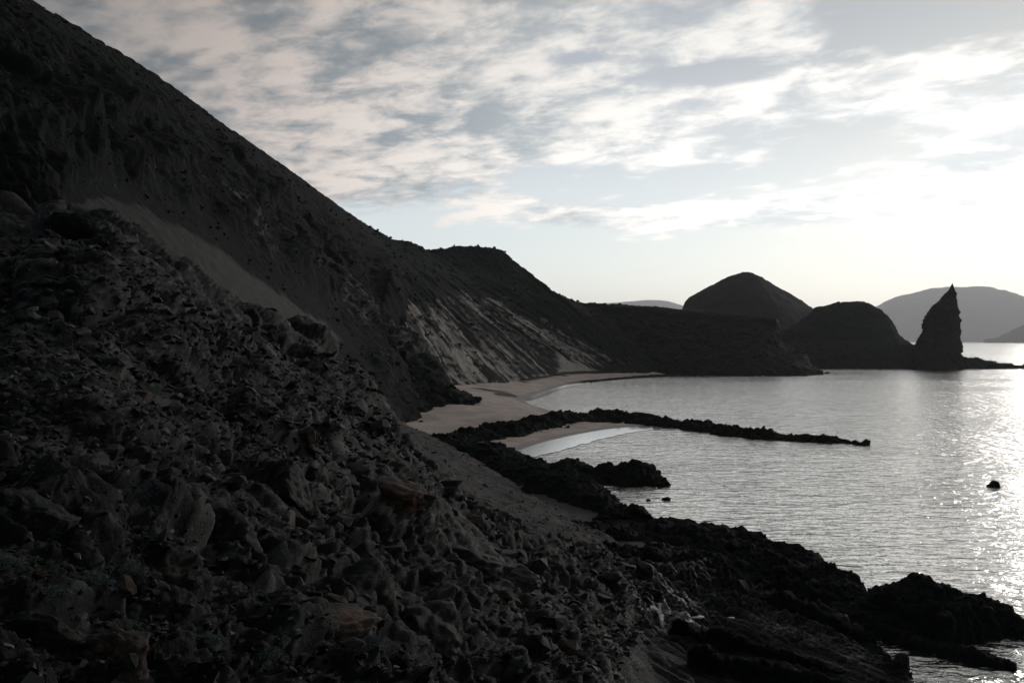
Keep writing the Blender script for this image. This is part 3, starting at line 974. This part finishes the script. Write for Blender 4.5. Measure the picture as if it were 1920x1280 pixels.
slope_o, slope_Q, slope_n = finish_loft('rubble_slope', P, disp, LAVA, 'black lava rubble slope filling the foreground below the viewpoint', 'slope', {'pale': np.clip(tint, 0, 1), 'sheen': sheen})

# ------------------------------------------------------------------ loose boulders
import bmesh


def boulder_mesh(name, seed, sub, mat, squash=(1, 1, 0.7), rug=0.25, cuts=7):
    bm = bmesh.new()
    bmesh.ops.create_icosphere(bm, subdivisions=sub, radius=1.0)
    v = np.array([x.co[:] for x in bm.verts])
    fc = np.array([[q.index for q in fa.verts] for fa in bm.faces])
    bm.free()
    r = np.random.RandomState(seed)
    for _ in range(cuts):
        n = r.normal(size=3)
        n /= np.linalg.norm(n)
        lim = r.uniform(0.45, 0.85)
        ov = np.maximum(v @ n - lim, 0)
        v = v - ov[:, None] * n * 0.92
    v = v * (1 + rug * fbm(v * 1.3 + seed * 3.7, 3))[:, None]
    if sub >= 3:
        v = v * (1 + rug * 0.35 * ridged(v * 2.6 + seed, 4, 0.55))[:, None]
    v = v * np.array(squash)
    return make_mesh(name, v, fc, mat, attrs={'pale': np.zeros(len(v))})


def on_slope(u, v):
    """nearest slope vertex seen at (u, v)"""
    Q = slope_Q
    uu = 960 + Q[..., 0] / Q[..., 1] * FPX
    vv = HOR - (Q[..., 2] - CAM_H) / Q[..., 1] * FPX
    k = np.argmin((uu - u) ** 2 + (vv - v) ** 2)
    return Q.reshape(-1, 3)[k]


uniq = [  # u, v, width px, squash, material, seed, label
    (70, 985, 175, (1.0, 0.9, 0.95), BOULDER, 1, 'huge black boulder at the left edge of the foreground'),
    (335, 1000, 210, (1.1, 0.8, 0.60), BOULDER, 2, 'wide dark boulder with a pale upper edge, right of the huge left-edge boulder'),
    (450, 1075, 110, (0.9, 0.8, 0.9), BOULDER, 3, 'rounded grey boulder below the wide pale-edged boulder'),
    (525, 915, 130, (1.0, 0.9, 0.9), BOULDER, 4, 'blunt dark boulder above centre of the foreground rubble'),
    (690, 1095, 100, (0.75, 0.8, 1.0), BOULDER, 5, 'upright black boulder in the foreground right of the brown slab'),
    (560, 1180, 220, (1.15, 0.7, 0.42), BROWN, 6, 'brown crusted lava slab low in the foreground'),
    (772, 1085, 60, (1.0, 0.8, 0.8), BOULDER, 7, 'small grey-topped boulder right of the upright black boulder'),
    (735, 930, 150, (1.1, 0.8, 0.45), BROWN, 8, 'brown rock outcrop near the crest of the black spur'),
    (860, 1055, 140, (1.2, 0.8, 0.45), BOULDER, 9, 'flat dark slab lying below the crest of the spur'),
    (950, 1090, 110, (1.1, 0.8, 0.6), BOULDER, 10, 'angular dark block at the right end of the flat slab'),
    (812, 925, 105, (1.3, 0.9, 0.42), REEF, 11, 'jagged black crag standing on the spur crest above the scree'),
    (112, 692, 85, (1.2, 0.7, 0.40), SCREE, 12, 'long pale grey slab on the left rubble slope'),
    (185, 668, 60, (1.1, 0.7, 0.6), SCREE, 13, 'pale blue-grey lichened rock beside the long pale slab'),
    (790, 1190, 170, (1.1, 0.8, 0.7), BOULDER, 14, 'dark hump of lava low in the middle foreground'),
    (60, 1190, 150, (1.0, 0.8, 0.6), BOULDER, 15, 'low dark boulder in the bottom left corner'),
    (200, 1230, 150, (1.0, 0.8, 0.6), BROWN, 16, 'rough brownish boulder by the bottom edge at left'),
    (1112, 1165, 46, (1.0, 0.8, 0.7), BROWN, 17, 'small tan boulder where the rubble meets the lava platform'),
    (1170, 1075, 70, (1.1, 0.8, 0.6), BOULDER, 18, 'dark block at the back of the lava platform'),
    (640, 900, 60, (1.1, 0.8, 0.6), BOULDER, 19, 'small dark boulder resting on the ash patch'),
    (150, 435, 120, (1.1, 0.8, 0.7), REEF, 20, 'black crag topping the spur at far left'),
    (495, 590, 46, (1.0, 0.8, 0.9), REEF, 21, 'small black knob on the spur crest below the pale gully'),
    (1309, 1158, 17, (1.2, 0.8, 0.36), PALE, 22, 'small white stone on the lava platform, left of the pair'),
    (1366, 1166, 20, (1.5, 0.8, 0.32), PALE, 23, 'flat white stone on the lava platform, right of the pair'),
]
for (u, v, wpx, sq, mat, seed, label) in uniq:
    p = on_slope(u, v)
    r = 0.5 * wpx / FPX * p[1]
    me = boulder_mesh('boulder', seed, 5 if wpx > 55 else 4, mat, sq)
    nm = 'stone' if mat is PALE else 'boulder'
    o = add(nm, me, label, nm)
    o.location = (p[0], p[1] + 0.3 * r, p[2] - 0.15 * r) if mat is not PALE else (p[0], p[1] - 0.4 * r, p[2] + 0.45 * r)
    o.scale = (r, r, r)
    o.rotation_euler = (0.1 * math.sin(seed * 3.1), 0.12 * math.sin(seed), 0.5 * math.sin(seed * 7.7))

# rocks standing in the water
sea_rocks = [(1863, 912, 20, 0.9, 'lone round black rock standing in the bay at right'),
             (1216, 938, 12, 0.4, 'small black rock awash left of its twin by the shelf'),
             (1250, 937, 16, 0.4, 'larger black rock awash right of its twin by the shelf'),
             (1552, 700, 9, 0.5, 'tiny black rock off the tip of the headland'),
             (868, 768, 13, 0.45, 'dark rock on the sand below the hill toe'),
             (897, 772, 9, 0.5, 'tiny dark rock on the sand beyond the hill toe'),
             (822, 786, 15, 0.5, 'dark block on the sand in the shade of the hill toe'),
             (790, 792, 11, 0.5, 'leftmost dark rock on the sand below the hill toe')]
for i, (u, v, wpx, sq, label) in enumerate(sea_rocks):
    z = 0.0 if i < 4 else 0.9
    p = pt(u, v, z=z)
    r = 0.5 * wpx / FPX * p[1]
    o = add('sea_rock' if i < 4 else 'beach_rock', boulder_mesh('rock', 60 + i, 4, REEF, (1, 1, sq)), label, 'rock')
    o.location = (p[0], p[1], z + 0.10 * r * sq)
    o.scale = (r, r, r * 1.3)
    o.rotation_euler[2] = i * 1.3

# angular stones: hulls of a few random points, flat fracture faces
def hull(seed, npts=15, sq=(1.0, 0.75, 0.5)):
    r = np.random.RandomState(seed)
    p = r.normal(size=(npts, 3))
    p /= np.linalg.norm(p, axis=1)[:, None]
    p = p * r.uniform(0.8, 1.05, (npts, 1)) * np.array(sq)
    bm = bmesh.new()
    for q in p:
        bm.verts.new(q)
    bmesh.ops.convex_hull(bm, input=bm.verts)
    bmesh.ops.delete(bm, geom=[x for x in bm.verts if not x.link_faces], context='VERTS')
    bmesh.ops.triangulate(bm, faces=bm.faces[:])
    bm.verts.index_update()
    v = np.array([x.co[:] for x in bm.verts])
    fc = np.array([[x.index for x in fa.verts] for fa in bm.faces])
    bm.free()
    return v, fc


# three hundred loose boulders that can be told apart, then the small rubble as one mass
rng = np.random.RandomState(21)
shapes = []
for k in range(12):
    hv, hf = hull(400 + k, 22, (1.0, rng.uniform(0.65, 0.95), rng.uniform(0.42, 0.75)))
    shapes.append(make_mesh('loose_boulder', hv, hf, BROWN if k % 5 == 0 else BOULDER, False, {'pale': np.full(len(hv), 0.12 * (k % 4 == 1) + 0.3 * (k % 6 == 2))}))
QF = slope_Q.reshape(-1, 3)
NF = slope_n.reshape(-1, 3)
uuF = 960 + QF[:, 0] / QF[:, 1] * FPX
vvF = HOR - (QF[:, 2] - CAM_H) / QF[:, 1] * FPX
ok = (uuF > 0) & (uuF < 1330) & (vvF < 1275) & (T.ravel() > 0.14) & (plat.ravel() < 0.6)
cand = np.nonzero(ok)[0]
pick = rng.choice(cand, 296, replace=False)
for j, k in enumerate(pick):
    q = QF[k]
    wpx = 20 + 46 * rng.rand() ** 2.2
    r = 0.5 * wpx / FPX * q[1]
    kk = j % 12
    tone = 'brown' if kk % 5 == 0 else ('grey-dusted' if kk % 6 == 2 else 'black')
    uq, vq = uuF[k], vvF[k]
    place = ('in the fine rubble below the spur crest at upper left' if vq < 720 else
             'on the rubble beside the lava platform' if uq > 980 else
             'among the big blocks at lower left' if uq < 480 and vq > 900 else
             'at the bottom middle of the rubble slope' if vq > 1050 else
             'halfway down the near rubble slope')
    o = add('loose_boulder', shapes[kk], f'loose angular {tone} boulder {place}', 'boulder', None, f'loose {tone} boulders {place}')
    o.location = (q[0], q[1], q[2] + 0.15 * r)
    o.scale = (r * rng.uniform(0.9, 1.2), r, r * rng.uniform(0.8, 1.2))
    o.rotation_euler = (rng.uniform(-0.5, 0.3), rng.uniform(-0.2, 0.5), rng.uniform(0, 6.28))


def scatter(name, Qs, sizes, mat, label, category, seed, flatness=(0.3, 0.65), pale_pow=3.0, pale_max=0.75):
    r = np.random.RandomState(seed)
    protos = [hull(seed * 50 + k, 11, (1.0, r.uniform(0.6, 0.95), r.uniform(*flatness))) for k in range(36)]
    which = r.randint(0, 36, len(Qs))
    vs, fs, ps, off = [], [], [], 0
    for k in range(36):
        idx = np.nonzero(which == k)[0]
        if not len(idx):
            continue
        v, fc = protos[k]
        n = len(idx)
        a = r.uniform(0, 6.283, n)
        tx, ty = r.uniform(-0.55, 0.55, n), r.uniform(-0.55, 0.55, n)
        x = v[None, :, 0] * np.cos(a)[:, None] - v[None, :, 1] * np.sin(a)[:, None]
        y = v[None, :, 0] * np.sin(a)[:, None] + v[None, :, 1] * np.cos(a)[:, None]
        z = v[None, :, 2] + x * tx[:, None] + y * ty[:, None]
        st = r.uniform(0.85, 1.35, n)[:, None]
        w_ = np.stack([x * st, y, z], -1) * sizes[idx][:, None, None] + Qs[idx][:, None, :]
        w_[..., 2] += 0.15 * sizes[idx][:, None]
        vs.append(w_.reshape(-1, 3))
        fs.append((fc[None] + (np.arange(n) * len(v))[:, None, None] + off).reshape(-1, 3))
        ps.append(np.repeat(pale_max * r.rand(n) ** pale_pow, len(v)))
        off += n * len(v)
    me = make_mesh(name, np.concatenate(vs), np.concatenate(fs), mat, smooth=False, attrs={'pale': np.concatenate(ps)})
    return add(name, me, label, category, 'stuff')


pick = rng.choice(cand, 26000)
pick = pick[rng.rand(len(pick)) > 0.75 * slabby.ravel()[pick] + 0.35 * craggy.ravel()[pick] + 0.25 * sstep(820, 950, V.ravel()[pick])]
sz = 0.5 * (6 + 24 * rng.rand(len(pick)) ** 3) / FPX * QF[pick, 1]
scatter('rubble', QF[pick], sz, BOULDER, 'small broken lava rubble covering the near slope', 'rubble', 5)

SF = scree_Q.reshape(-1, 3)
us = 960 + SF[:, 0] / SF[:, 1] * FPX
cs = np.nonzero(us < 1180)[0]
pick = rng.choice(cs, 1500, replace=False)
sz = 0.5 * (3 + 9 * rng.rand(len(pick)) ** 3) / FPX * SF[pick, 1]
scatter('scree_stones', SF[pick], sz, SCREE, 'pale and dark stones strewn over the grey scree slope', 'stones', 17, (0.35, 0.7), 1.6, 0.8)

# low grey mat plants between the nearest stones
leaf = bpy.data.materials.new('grey_leaf')
leaf.use_nodes = True
t = NT(leaf.node_tree)
lt = t.noise(t.n('ShaderNodeTexCoord').outputs['Object'], 9.0, 3, 0.5)
lb = t.n('ShaderNodeBsdfPrincipled')
t.link(t.mix(t.smooth(lt, 0.35, 0.65), (0.045, 0.058, 0.060, 1), (0.11, 0.13, 0.135, 1)), lb.inputs['Base Color'])
lb.inputs['Roughness'].default_value = 0.9
lb.inputs['Specular IOR Level'].default_value = 0.1
t.link(lb.outputs[0], t.n('ShaderNodeOutputMaterial').inputs[0])
plants = [(95, 1125, 70, 'low grey mat plant just below the huge left-edge boulder'), (165, 1105, 90, 'widest grey mat plant under the wide pale-edged boulder'),
          (240, 1085, 70, 'grey mat plant tucked between the huge and the wide boulder'), (500, 1240, 80, 'grey mat plant beside the brown crusted slab'),
          (240, 1190, 60, 'small grey mat plant above the rough brownish boulder'), (395, 1215, 60, 'grey mat plant left of the brown crusted slab'),
          (15, 1070, 60, 'grey mat plant cut by the left edge'), (700, 1215, 60, 'grey mat plant right of the brown crusted slab')]
for i, (u, v, wpx, label) in enumerate(plants):
    p = on_slope(u, v)
    r = 0.5 * wpx / FPX * p[1]
    rr = np.random.RandomState(300 + i)
    n = 1500
    a = rr.uniform(0, 6.283, n)
    rad_ = np.sqrt(rr.rand(n)) * (0.75 + 0.25 * np.sin(3 * a + i))
    c = np.stack([rad_ * np.cos(a) * 1.25, rad_ * np.sin(a), 0.55 * (1 - rad_ ** 2) * rr.uniform(0.4, 1.1, n)], -1)
    d1 = rr.normal(size=(n, 3))
    d1 /= np.linalg.norm(d1, axis=1)[:, None]
    d2 = np.cross(d1, rr.normal(size=(n, 3)))
    d2 /= np.linalg.norm(d2, axis=1)[:, None]
    ll = rr.uniform(0.03, 0.07, (n, 1))
    vq = np.stack([c - d1 * ll, c + d2 * ll * 0.45, c + d1 * ll, c - d2 * ll * 0.45], 1).reshape(-1, 3)
    root = add('mat_plant', None, label, 'plant', None, 'grey mat plants among the stones')
    root.location = (p[0], p[1], p[2] + 0.02)
    root.scale = (r, r, r)
    add('foliage', make_mesh('foliage', vq, np.arange(4 * n).reshape(-1, 4), leaf, False), parent=root)
    tv, tf = [], []
    for k in range(40):
        e = c[k]
        b0 = np.array([e[0] * 0.15, e[1] * 0.15, -0.05])
        o0 = len(tv)
        for q, wd in ((b0, 0.016), (e, 0.006)):
            tv += [q + np.array([wd, 0, 0]), q + np.array([-wd * 0.5, wd * 0.87, 0]), q + np.array([-wd * 0.5, -wd * 0.87, 0])]
        tf += [(o0, o0 + 1, o0 + 4, o0 + 3), (o0 + 1, o0 + 2, o0 + 5, o0 + 4), (o0 + 2, o0, o0 + 3, o0 + 5)]
    add('stem', make_mesh('stem', np.array(tv), tf, BROWN), parent=root)

# rocks on the big hillside and along both skylines
HF = hill_Q.reshape(-1, 3)
Th = np.repeat(np.linspace(0, 1, hill_Q.shape[0]), hill_Q.shape[1])
ch = np.nonzero((Th > 0.12) & (Th < 0.95) & (m_gully.ravel() < 0.1))[0]
pick = rng.choice(ch, 3000, replace=False)
sz = 0.5 * (3 + 12 * rng.rand(len(pick)) ** 4) / FPX * HF[pick, 1]
top_row = np.nonzero((Th > 0.085) & (Th < 0.13))[0]
p2 = rng.choice(top_row, 420, replace=False)
pick = np.concatenate([pick, p2])
sz = np.concatenate([sz, 0.5 * (3 + 8 * rng.rand(len(p2)) ** 3) / FPX * HF[p2, 1]])
scatter('hillside_rocks', HF[pick], sz, HILL, 'scattered rocks dotting the steep volcanic hillside', 'rocks', 9, (0.5, 0.9), 2.5, 0.6)
AF = ash_Q.reshape(-1, 3)
Ta = np.repeat(np.linspace(0, 1, ash_Q.shape[0]), ash_Q.shape[1])
p3 = np.concatenate([rng.choice(np.nonzero((Ta > 0.07) & (Ta < 0.14))[0], 260, replace=False), rng.choice(np.nonzero((Ta > 0.2) & (Ta < 0.95))[0], 700, replace=False)])
sz = 0.5 * (3 + 8 * rng.rand(len(p3)) ** 3) / FPX * AF[p3, 1]
scatter('ash_hill_rocks', AF[p3], sz, REEF, 'dark rocks and stubs dotting the far ash hill', 'rocks', 13, (0.6, 1.0))

# ------------------------------------------------------------------ haze
hz = bpy.data.materials.new('haze_air')
hz.use_nodes = True
t = NT(hz.node_tree)
pv = t.n('ShaderNodeVolumePrincipled')
pv.inputs['Color'].default_value = (0.95, 0.96, 1.0, 1)
pv.inputs['Density'].default_value = 5.5e-5
pv.inputs['Anisotropy'].default_value = 0.45
om = t.n('ShaderNodeOutputMaterial')
t.link(pv.outputs[0], om.inputs['Volume'])
L, Zb, Zt = 31000.0, -3.0, 650.0
bv = [(-L, -L, Zb), (L, -L, Zb), (L, L, Zb), (-L, L, Zb), (-L, -L, Zt), (L, -L, Zt), (L, L, Zt), (-L, L, Zt)]
bf = [(0, 3, 2, 1), (4, 5, 6, 7), (0, 1, 5, 4), (1, 2, 6, 5), (2, 3, 7, 6), (3, 0, 4, 7)]
add('haze', make_mesh('haze', bv, bf, hz, False), 'thin pale sea haze filling the air over the bay', 'haze', 'stuff')
